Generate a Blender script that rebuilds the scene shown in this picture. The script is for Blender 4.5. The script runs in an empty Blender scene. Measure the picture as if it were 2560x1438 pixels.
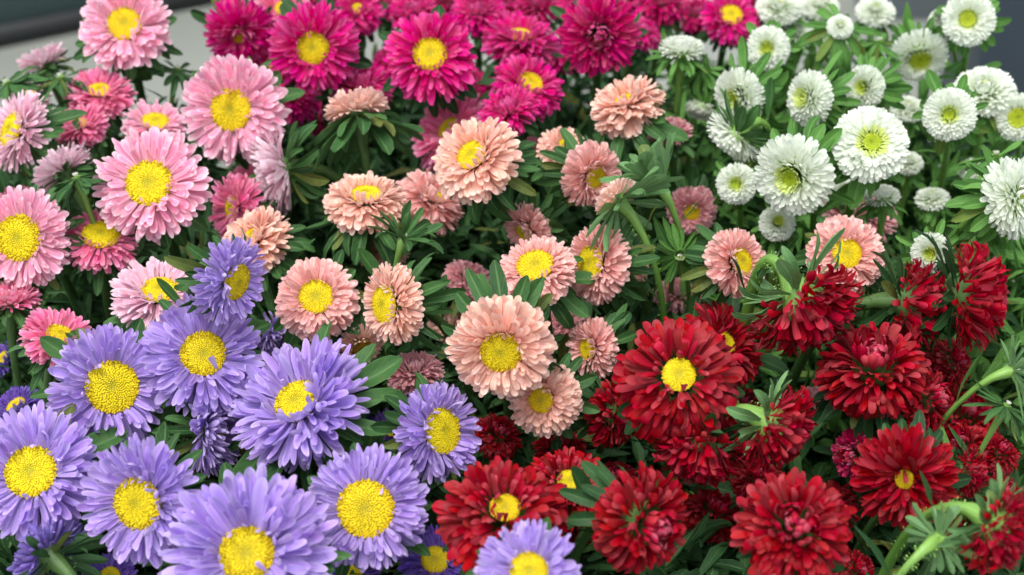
import bpy, math, random
import numpy as np
from mathutils import Vector, Matrix, Euler

R = math.radians
rng = random.Random(7)
C = bpy.context.scene.collection
scene = bpy.context.scene

# ------------------------------------------------------------------ camera
CAM_H, PITCH, LENS, SENSOR = 0.95, 32.0, 65.0, 36.0
PW, PH = 2560.0, 1438.0
FX = PW / SENSOR * LENS
cam_d = bpy.data.cameras.new('camera')
cam_d.lens, cam_d.sensor_width = LENS, SENSOR
cam_d.clip_start, cam_d.clip_end = 0.02, 200.0
cam_d.dof.use_dof = True
cam_d.dof.focus_distance = 0.93
cam_d.dof.aperture_fstop = 8.0
cam = bpy.data.objects.new('camera', cam_d)
C.objects.link(cam)
cam.location = (0, 0, CAM_H)
cam.rotation_euler = (R(90 - PITCH), 0, 0)
scene.camera = cam
CAM_M = Matrix.Translation(cam.location) @ cam.rotation_euler.to_matrix().to_4x4()
CAM_R = CAM_M.to_3x3()

# ------------------------------------------------------------------ light: bright overcast
SUN_EL, SUN_ROT = 72.0, 215.0
world = bpy.data.worlds.new('World')
scene.world = world
world.use_nodes = True
wn = world.node_tree
sky = wn.nodes.new('ShaderNodeTexSky')
sky.sky_type = 'NISHITA'
sky.sun_disc = False
sky.sun_elevation, sky.sun_rotation = R(SUN_EL), R(SUN_ROT)
sky.air_density, sky.dust_density, sky.ozone_density = 1.0, 4.0, 1.0
bg = wn.nodes['Background']
bg.inputs[1].default_value = 0.14
grey = wn.nodes.new('ShaderNodeHueSaturation')             # cloud cover: the sky's blue washed out
grey.inputs['Saturation'].default_value = 0.35
wn.links.new(sky.outputs[0], grey.inputs['Color'])
wn.links.new(grey.outputs[0], bg.inputs[0])
sun_d = bpy.data.lights.new('sun', 'SUN')
sun_d.energy, sun_d.angle, sun_d.color = 1.05, R(34), (1.0, 0.97, 0.93)
sun = bpy.data.objects.new('sun', sun_d)
C.objects.link(sun)
sun.location = (0, 0, 3)
sun.rotation_euler = (R(90 - SUN_EL), 0, R(180 - SUN_ROT))
scene.view_settings.view_transform = 'Standard'
scene.view_settings.look = 'None'
scene.view_settings.exposure = 0.95
scene.view_settings.gamma = 1.0
scene.cycles.max_bounces = 8
scene.cycles.diffuse_bounces = 6
scene.cycles.transmission_bounces = 4

# ------------------------------------------------------------------ materials
def new_mat(name):
    m = bpy.data.materials.new(name)
    m.use_nodes = True
    nt = m.node_tree
    nt.nodes.clear()
    out = nt.nodes.new('ShaderNodeOutputMaterial')
    return m, nt, out

def N(nt, kind, **kw):
    n = nt.nodes.new('ShaderNode' + kind)
    for k, v in kw.items():
        setattr(n, k, v)
    return n

def math_n(nt, op, a, b=None, c=None):
    n = N(nt, 'Math', operation=op)
    for i, x in enumerate((a, b, c)):
        if x is None:
            continue
        if isinstance(x, (int, float)):
            n.inputs[i].default_value = x
        else:
            nt.links.new(x, n.inputs[i])
    return n.outputs[0]

def ramp(nt, fac, stops):
    n = N(nt, 'ValToRGB')
    e = n.color_ramp.elements
    while len(e) < len(stops):
        e.new(0.5)
    for k, (p, c) in enumerate(stops):
        e[k].position = p
        e[k].color = (*c, 1)
    nt.links.new(fac, n.inputs[0])
    return n.outputs[0]

def mixc(nt, fac, a, b, mode='MIX'):
    n = N(nt, 'Mix', data_type='RGBA', blend_type=mode)
    if isinstance(fac, (int, float)):
        n.inputs[0].default_value = fac
    else:
        nt.links.new(fac, n.inputs[0])
    for s, x in ((6, a), (7, b)):
        if isinstance(x, tuple):
            n.inputs[s].default_value = (*x, 1)
        else:
            nt.links.new(x, n.inputs[s])
    return n.outputs[2]

def rand_of(nt):
    """a number per petal or leaf: the object's own plus the piece's own"""
    oi = N(nt, 'ObjectInfo')
    at = N(nt, 'Attribute', attribute_name='piece')
    return math_n(nt, 'FRACT', math_n(nt, 'ADD', oi.outputs['Random'], at.outputs['Fac']))

def sheet_shader(nt, out, col, rough, spec, trans, bump=None, coat=0.0):
    p = N(nt, 'BsdfPrincipled')
    nt.links.new(col, p.inputs['Base Color'])
    p.inputs['Roughness'].default_value = rough
    p.inputs['Specular IOR Level'].default_value = spec
    t = N(nt, 'BsdfTranslucent')
    nt.links.new(col, t.inputs[0])
    mx = N(nt, 'MixShader')
    mx.inputs[0].default_value = trans
    nt.links.new(p.outputs[0], mx.inputs[1])
    nt.links.new(t.outputs[0], mx.inputs[2])
    nt.links.new(mx.outputs[0], out.inputs[0])
    if bump is not None:
        b = N(nt, 'Bump')
        b.inputs['Strength'].default_value = bump[1]
        b.inputs['Distance'].default_value = 0.0006
        nt.links.new(bump[0], b.inputs['Height'])
        nt.links.new(b.outputs[0], p.inputs['Normal'])
        nt.links.new(b.outputs[0], t.inputs['Normal'])

def petal_mat(name, base, mid, tip, back, rough=0.55, spec=0.18, trans=0.36, edge=None, var=0.16, wilt=None, hue=0.018):
    m, nt, out = new_mat(name)
    uv = N(nt, 'UVMap')
    sp = N(nt, 'SeparateXYZ')
    nt.links.new(uv.outputs[0], sp.inputs[0])
    u, v = sp.outputs[0], sp.outputs[1]
    rnd = rand_of(nt)
    col = ramp(nt, v, [(0.0, base), (0.45, mid), (0.8, mid), (1.0, tip)])
    if edge is not None:                                     # paler margin of the petal
        e = math_n(nt, 'ABSOLUTE', math_n(nt, 'SUBTRACT', math_n(nt, 'MULTIPLY', u, 2.0), 1.0))
        e = math_n(nt, 'MULTIPLY', math_n(nt, 'POWER', e, 3.0), 0.7)
        col = mixc(nt, e, col, edge)
    # veins running along the petal
    mp = N(nt, 'CombineXYZ')
    nt.links.new(math_n(nt, 'MULTIPLY', u, 11.0), mp.inputs[0])
    nt.links.new(math_n(nt, 'MULTIPLY', v, 1.6), mp.inputs[1])
    nt.links.new(math_n(nt, 'MULTIPLY', rnd, 37.0), mp.inputs[2])
    nz = N(nt, 'TexNoise')
    nz.inputs['Scale'].default_value = 1.0
    nz.inputs['Detail'].default_value = 2.0
    nt.links.new(mp.outputs[0], nz.inputs['Vector'])
    vein = nz.outputs[0]
    geo = N(nt, 'NewGeometry')
    col = mixc(nt, math_n(nt, 'MULTIPLY', geo.outputs['Backfacing'], 0.75), col, back)
    hsv = N(nt, 'HueSaturation')
    nt.links.new(col, hsv.inputs['Color'])
    nt.links.new(math_n(nt, 'ADD', math_n(nt, 'MULTIPLY', math_n(nt, 'SUBTRACT', rnd, 0.5), hue), 0.498), hsv.inputs['Hue'])
    r2 = math_n(nt, 'FRACT', math_n(nt, 'MULTIPLY', rnd, 7.31))
    nt.links.new(math_n(nt, 'ADD', math_n(nt, 'MULTIPLY', math_n(nt, 'SUBTRACT', r2, 0.5), 0.22), 1.0), hsv.inputs['Saturation'])
    r3 = math_n(nt, 'FRACT', math_n(nt, 'MULTIPLY', rnd, 13.7))
    val = math_n(nt, 'ADD', math_n(nt, 'MULTIPLY', math_n(nt, 'SUBTRACT', r3, 0.5), 2 * var), 1.0)
    val = math_n(nt, 'MULTIPLY', val, math_n(nt, 'ADD', math_n(nt, 'MULTIPLY', vein, 0.5), 0.74))
    nt.links.new(val, hsv.inputs['Value'])
    col = hsv.outputs[0]
    if wilt is not None:                                     # a few browned petal tips
        n2 = N(nt, 'TexNoise')
        n2.inputs['Scale'].default_value = 3.0
        mp2 = N(nt, 'CombineXYZ')
        nt.links.new(math_n(nt, 'MULTIPLY', u, 1.4), mp2.inputs[0])
        nt.links.new(math_n(nt, 'MULTIPLY', rnd, 91.0), mp2.inputs[2])
        nt.links.new(mp2.outputs[0], n2.inputs['Vector'])
        w = math_n(nt, 'MULTIPLY', math_n(nt, 'GREATER_THAN', n2.outputs[0], 0.6), math_n(nt, 'POWER', v, 14.0))
        col = mixc(nt, math_n(nt, 'MULTIPLY', w, 0.55), col, wilt)
    sheet_shader(nt, out, col, rough, spec, trans, (vein, 0.35))
    return m

def leaf_mat(name, dark, light, rib, rough=0.55, trans=0.16):
    m, nt, out = new_mat(name)
    uv = N(nt, 'UVMap')
    sp = N(nt, 'SeparateXYZ')
    nt.links.new(uv.outputs[0], sp.inputs[0])
    u, v = sp.outputs[0], sp.outputs[1]
    rnd = rand_of(nt)
    tc = N(nt, 'CombineXYZ')
    nt.links.new(math_n(nt, 'MULTIPLY', u, 3.0), tc.inputs[0])
    nt.links.new(math_n(nt, 'MULTIPLY', v, 7.0), tc.inputs[1])
    nt.links.new(math_n(nt, 'MULTIPLY', rnd, 53.0), tc.inputs[2])
    nz = N(nt, 'TexNoise')
    nz.inputs['Scale'].default_value = 1.3
    nz.inputs['Detail'].default_value = 4.0
    nt.links.new(tc.outputs[0], nz.inputs['Vector'])
    f = math_n(nt, 'ADD', math_n(nt, 'MULTIPLY', nz.outputs[0], 0.7), math_n(nt, 'MULTIPLY', math_n(nt, 'SUBTRACT', rnd, 0.35), 0.8))
    col = ramp(nt, f, [(0.1, dark), (0.85, light)])
    a = math_n(nt, 'ABSOLUTE', math_n(nt, 'SUBTRACT', u, 0.5))
    mid = math_n(nt, 'SUBTRACT', 1.0, math_n(nt, 'MINIMUM', math_n(nt, 'MULTIPLY', a, 9.0), 1.0))
    # side veins slanting off the midrib
    wv = math_n(nt, 'SINE', math_n(nt, 'MULTIPLY', math_n(nt, 'SUBTRACT', v, math_n(nt, 'MULTIPLY', a, 0.7)), 44.0))
    side = math_n(nt, 'MULTIPLY', math_n(nt, 'GREATER_THAN', wv, 0.86), 0.22)
    col = mixc(nt, math_n(nt, 'MAXIMUM', math_n(nt, 'MULTIPLY', mid, 0.8), side), col, rib)
    geo = N(nt, 'NewGeometry')
    pale = tuple(0.5 * x + 0.5 * y + 0.015 for x, y in zip(light, rib))
    col = mixc(nt, math_n(nt, 'MULTIPLY', geo.outputs['Backfacing'], 0.45), col, pale)
    # now and then a yellowing leaf, and worn spots
    old = math_n(nt, 'GREATER_THAN', math_n(nt, 'FRACT', math_n(nt, 'MULTIPLY', rnd, 17.3)), 0.94)
    col = mixc(nt, math_n(nt, 'MULTIPLY', old, math_n(nt, 'MULTIPLY', nz.outputs[0], 0.9)), col, (0.20, 0.19, 0.035))
    spot = math_n(nt, 'GREATER_THAN', nz.outputs[0], 0.70)
    col = mixc(nt, math_n(nt, 'MULTIPLY', spot, 0.5), col, (0.13, 0.11, 0.04))
    rim = math_n(nt, 'MULTIPLY', math_n(nt, 'GREATER_THAN', a, 0.46), 0.3)
    col = mixc(nt, rim, col, rib)
    sheet_shader(nt, out, col, rough, 0.22, trans, (math_n(nt, 'ADD', nz.outputs[0], math_n(nt, 'MULTIPLY', mid, -0.8)), 0.5))
    return m

def stem_mat(name, low, high):
    m, nt, out = new_mat(name)
    uv = N(nt, 'UVMap')
    sp = N(nt, 'SeparateXYZ')
    nt.links.new(uv.outputs[0], sp.inputs[0])
    nz = N(nt, 'TexNoise')
    nz.inputs['Scale'].default_value = 1.0
    cx = N(nt, 'CombineXYZ')
    nt.links.new(math_n(nt, 'MULTIPLY', sp.outputs[0], 22.0), cx.inputs[0])
    nt.links.new(math_n(nt, 'MULTIPLY', sp.outputs[1], 9.0), cx.inputs[1])
    nt.links.new(cx.outputs[0], nz.inputs['Vector'])
    col = ramp(nt, sp.outputs[1], [(0.0, high), (0.4, low), (1.0, low)])
    hsv = N(nt, 'HueSaturation')
    nt.links.new(col, hsv.inputs['Color'])
    nt.links.new(math_n(nt, 'ADD', math_n(nt, 'MULTIPLY', nz.outputs[0], 0.8), 0.6), hsv.inputs['Value'])
    p = N(nt, 'BsdfPrincipled')
    nt.links.new(hsv.outputs[0], p.inputs['Base Color'])
    p.inputs['Roughness'].default_value = 0.5
    p.inputs['Subsurface Weight'].default_value = 0.0
    nt.links.new(p.outputs[0], out.inputs[0])
    return m

def disc_mat(name, centre, mid, rim, gap):
    m, nt, out = new_mat(name)
    at = N(nt, 'Attribute', attribute_name='disc_rad')
    hi = N(nt, 'Attribute', attribute_name='floret_top')
    pc = N(nt, 'Attribute', attribute_name='piece')
    col = ramp(nt, at.outputs['Fac'], [(0.0, centre), (0.3, mid), (0.72, mid), (0.97, rim)])
    col = mixc(nt, math_n(nt, 'SUBTRACT', 1.0, hi.outputs['Fac']), col, gap)  # painted shade low between florets; also colours the darker open florets
    hsv = N(nt, 'HueSaturation')
    nt.links.new(col, hsv.inputs['Color'])
    oi = N(nt, 'ObjectInfo')
    nt.links.new(math_n(nt, 'ADD', math_n(nt, 'MULTIPLY', oi.outputs['Random'], 0.012), 0.494), hsv.inputs['Hue'])
    nt.links.new(math_n(nt, 'ADD', math_n(nt, 'MULTIPLY', pc.outputs['Fac'], 0.3), 0.85), hsv.inputs['Value'])
    p = N(nt, 'BsdfPrincipled')
    nt.links.new(hsv.outputs[0], p.inputs['Base Color'])
    p.inputs['Roughness'].default_value = 0.55
    p.inputs['Specular IOR Level'].default_value = 0.25
    nt.links.new(p.outputs[0], out.inputs[0])
    return m

PET = {
    'purple':  petal_mat('purple petal', (0.52, 0.38, 0.76), (0.47, 0.315, 0.75), (0.58, 0.44, 0.82), (0.62, 0.51, 0.84), edge=(0.66, 0.55, 0.86)),
    'shadepurple':  petal_mat('shaded purple petal', (0.25, 0.15, 0.50), (0.20, 0.11, 0.50), (0.26, 0.16, 0.58), (0.33, 0.25, 0.62)),  # darker copy of purple for blooms in shade; the shade is painted in
    'pink':    petal_mat('pink petal', (0.90, 0.56, 0.62), (0.88, 0.36, 0.52), (0.92, 0.72, 0.78), (0.92, 0.68, 0.75), edge=(0.92, 0.70, 0.77)),
    'pale':    petal_mat('pale pink petal', (0.84, 0.52, 0.62), (0.85, 0.50, 0.62), (0.88, 0.72, 0.78), (0.88, 0.74, 0.79), edge=(0.88, 0.72, 0.79)),
    'hot':     petal_mat('rose pink petal', (0.84, 0.26, 0.40), (0.85, 0.18, 0.37), (0.88, 0.42, 0.56), (0.88, 0.48, 0.60), edge=(0.88, 0.44, 0.57)),
    'magenta': petal_mat('magenta petal', (0.68, 0.013, 0.20), (0.73, 0.016, 0.235), (0.79, 0.07, 0.34), (0.78, 0.17, 0.42), spec=0.2),
    'crimson': petal_mat('crimson petal', (0.56, 0.008, 0.13), (0.60, 0.007, 0.15), (0.64, 0.03, 0.21), (0.66, 0.13, 0.32), spec=0.2),
    'salmon':  petal_mat('salmon petal', (0.84, 0.33, 0.30), (0.89, 0.46, 0.42), (0.91, 0.64, 0.60), (0.91, 0.68, 0.64), edge=(0.91, 0.68, 0.63), wilt=(0.45, 0.28, 0.12)),
    'peach':   petal_mat('peach petal', (0.87, 0.38, 0.28), (0.91, 0.54, 0.43), (0.91, 0.69, 0.59), (0.92, 0.72, 0.63), edge=(0.92, 0.70, 0.60), wilt=(0.45, 0.28, 0.12)),
    'dusty':   petal_mat('dusty pink petal', (0.68, 0.24, 0.26), (0.75, 0.34, 0.36), (0.80, 0.50, 0.52), (0.80, 0.53, 0.55), edge=(0.80, 0.52, 0.55)),
    'white':   petal_mat('white petal', (0.78, 0.86, 0.58), (0.84, 0.89, 0.79), (0.87, 0.90, 0.84), (0.86, 0.90, 0.82), var=0.025, trans=0.4),
    'whitecore': petal_mat('greenish white inner petal', (0.58, 0.70, 0.08), (0.72, 0.82, 0.28), (0.86, 0.90, 0.62), (0.76, 0.85, 0.40), var=0.05, trans=0.4),
    'red':     petal_mat('red petal', (0.26, 0.001, 0.006), (0.35, 0.001, 0.007), (0.39, 0.002, 0.010), (0.43, 0.008, 0.026), rough=0.48, spec=0.18, trans=0.28, var=0.24, hue=0.008),
    'redcore': petal_mat('red inner petal with pink back', (0.36, 0.01, 0.03), (0.38, 0.004, 0.016), (0.42, 0.015, 0.035), (0.54, 0.06, 0.11), rough=0.45, spec=0.25, trans=0.2, var=0.2, hue=0.008),
    'cerise':  petal_mat('cerise petal', (0.50, 0.01, 0.06), (0.55, 0.01, 0.09), (0.60, 0.04, 0.15), (0.64, 0.16, 0.26), rough=0.45, spec=0.25),
}
LEAF = {
    'mid':   leaf_mat('mid green leaf', (0.018, 0.064, 0.017), (0.050, 0.140, 0.036), (0.11, 0.23, 0.07)),
    'deep':  leaf_mat('deep green leaf', (0.010, 0.038, 0.012), (0.027, 0.086, 0.024), (0.060, 0.150, 0.045)),
    'fresh': leaf_mat('fresh green leaf', (0.045, 0.145, 0.024), (0.115, 0.285, 0.055), (0.18, 0.36, 0.10), trans=0.25),
    'pale':  leaf_mat('pale green leaf', (0.080, 0.195, 0.062), (0.145, 0.310, 0.115), (0.25, 0.42, 0.18), trans=0.22),
}
STEM = {
    'mid': stem_mat('green stem', (0.040, 0.095, 0.022), (0.085, 0.170, 0.040)),
    'pale': stem_mat('pale green stem', (0.085, 0.205, 0.030), (0.240, 0.440, 0.090)),
}
DISC = {
    'yellow': disc_mat('yellow disc', (0.44, 0.47, 0.028), (0.72, 0.59, 0.008), (0.60, 0.45, 0.006), (0.46, 0.33, 0.006)),
    'green':  disc_mat('green yellow disc', (0.20, 0.30, 0.012), (0.38, 0.48, 0.02), (0.56, 0.62, 0.08), (0.22, 0.29, 0.012)),
    'brown':  disc_mat('browned disc', (0.10, 0.06, 0.008), (0.38, 0.22, 0.008), (0.40, 0.22, 0.008), (0.10, 0.05, 0.006)),
}

# ------------------------------------------------------------------ mesh helpers
def build_mesh(name, co, quads, uv=None, mats=(), attrs=None, smooth=True, mat_idx=None):
    me = bpy.data.meshes.new(name)
    co = np.asarray(co, np.float32)
    quads = np.asarray(quads, np.int32)
    nf, k = quads.shape
    me.vertices.add(len(co))
    me.vertices.foreach_set('co', co.ravel())
    me.loops.add(nf * k)
    me.loops.foreach_set('vertex_index', quads.ravel())
    me.polygons.add(nf)
    me.polygons.foreach_set('loop_start', np.arange(0, nf * k, k, dtype=np.int32))
    if uv is not None:
        l = me.uv_layers.new(name='UVMap')
        l.data.foreach_set('uv', np.asarray(uv, np.float32)[quads.ravel()].ravel())
    for k2, vals in (attrs or {}).items():
        a = me.attributes.new(k2, 'FLOAT', 'POINT')
        a.data.foreach_set('value', np.asarray(vals, np.float32))
    for m in mats:
        me.materials.append(m)
    if mat_idx is not None:
        me.polygons.foreach_set('material_index', np.asarray(mat_idx, np.int32))
    me.update(calc_edges=True)
    if smooth:
        me.polygons.foreach_set('use_smooth', np.ones(nf, bool))
    return me

def link(name, data, parent=None, local=None):
    o = bpy.data.objects.new(name, data)
    C.objects.link(o)
    if parent is not None:
        o.parent = parent
    if local is not None:
        o.matrix_basis = local
    return o

def grid_quads(nu, nv):
    q = []
    for j in range(nv):
        for i in range(nu):
            a = j * (nu + 1) + i
            q.append((a, a + 1, a + nu + 2, a + nu + 1))
    return np.array(q, np.int32)

PETAL_V = (0, .22, .46, .68, .84, .94, .985, 1)
LEAF_V = (0, .2, .4, .6, .78, .92, 1)
def blade(r, width, claw, peak, tip, channel, bend, tipbend, twist, nu=3, nv=6, fold=0.0, wave=0.0, wob=0.0):
    """one petal or leaf: grows along +Y from the origin, length 1, upper side +Z"""
    us = np.linspace(-1, 1, nu + 1)
    vs = np.array({6: LEAF_V, 4: (0, .3, .62, .87, 1)}.get(nv, PETAL_V))
    co, uv = [], []
    y, z, ang, pv = 0.0, 0.0, 0.0, 0.0
    ph = r.uniform(0, 6.28)
    for v in vs:
        dv = v - pv
        pv = v
        ang = bend * v + tipbend * max(0.0, (v - 0.6) / 0.4) ** 1.5
        y += dv * math.cos(ang)
        z += dv * math.sin(ang)
        if v < peak:
            s = v / peak
            hw = claw + (1 - claw) * (s * s * (3 - 2 * s))
        else:
            s = (v - peak) / (1 - peak)
            hw = max(0.0, 1 - s ** tip) ** (0.5 if tip >= 1.6 else 0.75)
        hw = max(hw, 0.16 if v >= 1.0 else 0.0) * width * 0.5
        sway = wob * math.sin(v * 2.2 + ph) * v
        for u in us:
            a = twist * v
            x0 = u * hw
            z0 = channel * hw * (u * u - 0.35) + fold * hw * (abs(u) - 0.5) + wave * hw * math.sin(v * 9 + ph + (2 if u > 0 else 0)) * abs(u)
            if abs(u) > 0.99 and v < 0.98:
                x0 *= 1 + r.uniform(-0.06, 0.06)
            x, zz = x0 * math.cos(a) - z0 * math.sin(a), x0 * math.sin(a) + z0 * math.cos(a)
            co.append((x + sway, y - zz * math.sin(ang), z + zz * math.cos(ang)))
            uv.append((u * 0.5 + 0.5, v))
    return np.array(co), np.array(uv), grid_quads(nu, len(vs) - 1)

# petal shapes; lengths and widths in units of the petal length
def petal_shape(style, r):
    g = r.gauss
    if style == 'long':      # purple and pink rays: long, flat, round tipped
        return blade(r, g(0.165, 0.02), 0.50, g(0.78, 0.05), r.choice([2.2, 2.6, 3.0]), g(0.45, 0.30), g(0.05, 0.22), g(-0.10, 0.45), g(0, 0.3), nv=7, wob=g(0, 0.05))
    if style == 'round':     # pink: broader ray with a blunt tip
        return blade(r, g(0.185, 0.022), 0.50, g(0.80, 0.04), r.choice([2.4, 3.0]), g(0.45, 0.28), g(0.06, 0.2), g(-0.10, 0.5), g(0, 0.25), nv=7, wob=g(0, 0.05))
    if style == 'spoon':     # red: strap shaped, rounded tip curling out or in
        return blade(r, g(0.215, 0.03), 0.45, g(0.77, 0.05), r.choice([2.4, 2.9, 2.2]), g(0.30, 0.60), g(0.25, 0.22), g(-0.75, 0.75), g(0, 0.25), nv=7, wob=g(0, 0.05))
    if style == 'quill':     # magenta: narrow, channelled
        return blade(r, g(0.20, 0.025), 0.45, g(0.70, 0.05), r.choice([1.8, 2.2]), g(0.9, 0.3), g(0.12, 0.20), g(-0.1, 0.5), g(0, 0.3), nv=7, wob=g(0, 0.05))
    if style == 'strap':     # salmon: short strap with round tip
        return blade(r, g(0.225, 0.022), 0.50, g(0.80, 0.04), r.choice([2.4, 3.0, 2.6]), g(0.50, 0.28), g(0.10, 0.22), g(-0.12, 0.5), g(0, 0.25), nv=7, wob=g(0, 0.04))
    if style == 'claw':      # inner red petals, curling in over the middle and showing their backs
        return blade(r, g(0.30, 0.035), 0.42, g(0.74, 0.05), r.choice([2.4, 2.8, 2.0]), g(0.8, 0.25), g(0.45, 0.25), g(0.35, 0.45), g(0, 0.35), nv=7, wob=g(0, 0.06))
    if style == 'thinclaw':  # the same on the narrower petalled heads
        return blade(r, g(0.22, 0.025), 0.45, g(0.74, 0.05), r.choice([2.2, 2.6]), g(0.7, 0.25), g(0.45, 0.25), g(0.3, 0.4), g(0, 0.3), nv=7, wob=g(0, 0.05))
    return blade(r, g(0.25, 0.025), 0.5, g(0.76, 0.04), r.choice([2.4, 2.8]), g(0.55, 0.2), g(0.12, 0.16), g(-0.05, 0.4), g(0, 0.18), nv=7)   # white

NVAR = 14
SHAPES = {}
for st in ('long', 'round', 'spoon', 'quill', 'strap', 'tongue', 'claw', 'thinclaw'):
    rr = random.Random(sum(map(ord, st)))
    SHAPES[st] = [petal_shape(st, rr) for _ in range(NVAR)]
_petal_mesh = {}
def petal_mesh(style, var, colour):
    k = (style, var, colour)
    if k not in _petal_mesh:
        co, uv, q = SHAPES[style][var]
        _petal_mesh[k] = build_mesh('petal', co, q, uv, [PET[colour]], {'piece': np.full(len(co), (var * 0.618) % 1)})
    return _petal_mesh[k]

def leaf_shapes(seed, n, width, peak, tip, nu=4, nv=6):
    rr = random.Random(seed)
    return [blade(rr, rr.gauss(width, 0.03) * 0.9, 0.22, rr.gauss(peak, 0.04), tip, 0.1, rr.gauss(0.05, 0.2), rr.gauss(-0.15, 0.4), rr.gauss(0, 0.2),
                  nu=nu, nv=nv, fold=rr.uniform(0.15, 0.5), wave=rr.uniform(0.0, 0.15), wob=rr.gauss(0, 0.05)) for _ in range(n)]
LEAFSHAPES = {'bract': leaf_shapes(5, 10, 0.245, 0.64, 2.0), 'lance': leaf_shapes(6, 10, 0.24, 0.5, 1.4), 'oval': leaf_shapes(8, 10, 0.38, 0.6, 2.2),
              'spoon': leaf_shapes(12, 8, 0.27, 0.74, 2.6),
              'thin': leaf_shapes(9, 8, 0.18, 0.55, 1.8)}
FILLSHAPES = leaf_shapes(21, 10, 0.24, 0.5, 1.5, 2, 4) + leaf_shapes(22, 8, 0.31, 0.6, 2.0, 2, 4)
_leaf_mesh = {}
def leaf_mesh(kind, var, mat):
    k = (kind, var, mat)
    if k not in _leaf_mesh:
        co, uv, q = LEAFSHAPES[kind][var]
        _leaf_mesh[k] = build_mesh('leaf', co, q, uv, [LEAF[mat]], {'piece': np.full(len(co), (var * 0.618) % 1)})
    return _leaf_mesh[k]

# small round floret: an octahedron split once
def octa():
    v = [(1, 0, 0), (-1, 0, 0), (0, 1, 0), (0, -1, 0), (0, 0, 1), (0, 0, -1)]
    f = [(0, 2, 4), (2, 1, 4), (1, 3, 4), (3, 0, 4), (2, 0, 5), (1, 2, 5), (3, 1, 5), (0, 3, 5)]
    v = [Vector(x) for x in v]
    cache, out = {}, []
    def m(a, b):
        k = (min(a, b), max(a, b))
        if k not in cache:
            v.append(((v[a] + v[b]) / 2).normalized())
            cache[k] = len(v) - 1
        return cache[k]
    for a, b, c in f:
        ab, bc, ca = m(a, b), m(b, c), m(c, a)
        out += [(a, ab, ca), (ab, b, bc), (ca, bc, c), (ab, bc, ca)]
    return np.array([tuple(x) for x in v]), np.array(out, np.int32)
OCT_V, OCT_F = octa()

def disc_mesh(style, mat, seed):
    """dome of packed florets, radius 1; open ones stand up round the rim"""
    rr = random.Random(seed)
    co, fa, rad, top, pc = [], [], [], [], []
    def add(v, f, ra, tp, p):
        o = sum(len(x) for x in co)
        co.append(v); fa.append(f + o); rad.append(np.full(len(v), ra) if np.isscalar(ra) else ra); top.append(tp); pc.append(np.full(len(v), p))
    dome = 0.20 if style != 'cup' else -0.10
    prof = lambda r_: dome * (1 - r_ * r_) - 0.10 * math.exp(-(r_ / 0.22) ** 2)
    rings, seg = 6, 24
    bv, bf = [(0, 0, prof(0) - 0.03)], []
    for i in range(1, rings + 1):
        for j in range(seg):
            a = 2 * math.pi * j / seg
            bv.append((i / rings * math.cos(a), i / rings * math.sin(a), prof(i / rings) - 0.03))
    for j in range(seg):
        bf.append((0, 1 + j, 1 + (j + 1) % seg))
    for i in range(rings - 1):
        for j in range(seg):
            a, b = 1 + i * seg + j, 1 + i * seg + (j + 1) % seg
            bf += [(a, a + seg, b + seg), (a, b + seg, b)]
    bv = np.array(bv)
    add(bv, np.array(bf, np.int32), np.hypot(bv[:, 0], bv[:, 1]), np.zeros(len(bv)), 0.3)
    rim = rr.choice([(.62, .86), (.76, .94), (.84, 1.0), (.50, .80)])
    n = 460 if style != 'cup' else 170
    for i in range(n):
        r_ = math.sqrt((i + 0.5) / n)
        a = i * 2.39996 + rr.gauss(0, 0.03)
        s = 0.067 * (0.62 + 0.5 * r_) * (310 / n) ** 0.5
        h = 0.55
        openf = r_ > rr.uniform(*rim)
        if openf:
            h = rr.uniform(1.2, 2.2); s *= rr.uniform(0.7, 1.0)
        v = OCT_V * np.array((s, s, s * h))
        if openf:                                           # star mouth: flare the top
            fl = np.clip(v[:, 2:3] / (s * h), 0, 1)
            v[:, :2] *= 1 + 0.35 * fl
        tilt = 0.6 * r_ + rr.gauss(0, 0.08)
        ca, sa = math.cos(tilt), math.sin(tilt)
        x = v[:, 0] * ca + v[:, 2] * sa
        z = -v[:, 0] * sa + v[:, 2] * ca
        v = np.stack([x * math.cos(a) - v[:, 1] * math.sin(a), x * math.sin(a) + v[:, 1] * math.cos(a), z], 1)
        v += np.array((r_ * math.cos(a), r_ * math.sin(a), prof(r_) + rr.gauss(0, 0.006) - s * 0.35))
        tp = np.clip(0.62 + OCT_V[:, 2] * 0.9, 0, 1)
        if openf and rr.random() < 0.45:
            tp = tp * 0.15
        add(v, OCT_F, min(1, r_ * rr.uniform(0.95, 1.05)), tp, rr.random())
    return build_mesh('disc', np.concatenate(co), np.concatenate(fa), None, [DISC[mat]],
                      {'disc_rad': np.concatenate(rad), 'floret_top': np.concatenate(top), 'piece': np.concatenate(pc)})
_disc = {}
def get_disc(mat, var):
    if (mat, var) not in _disc:
        _disc[(mat, var)] = disc_mesh('cup' if mat == 'green' else 'dome', mat, 31 + var)
    return _disc[(mat, var)]

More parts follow.
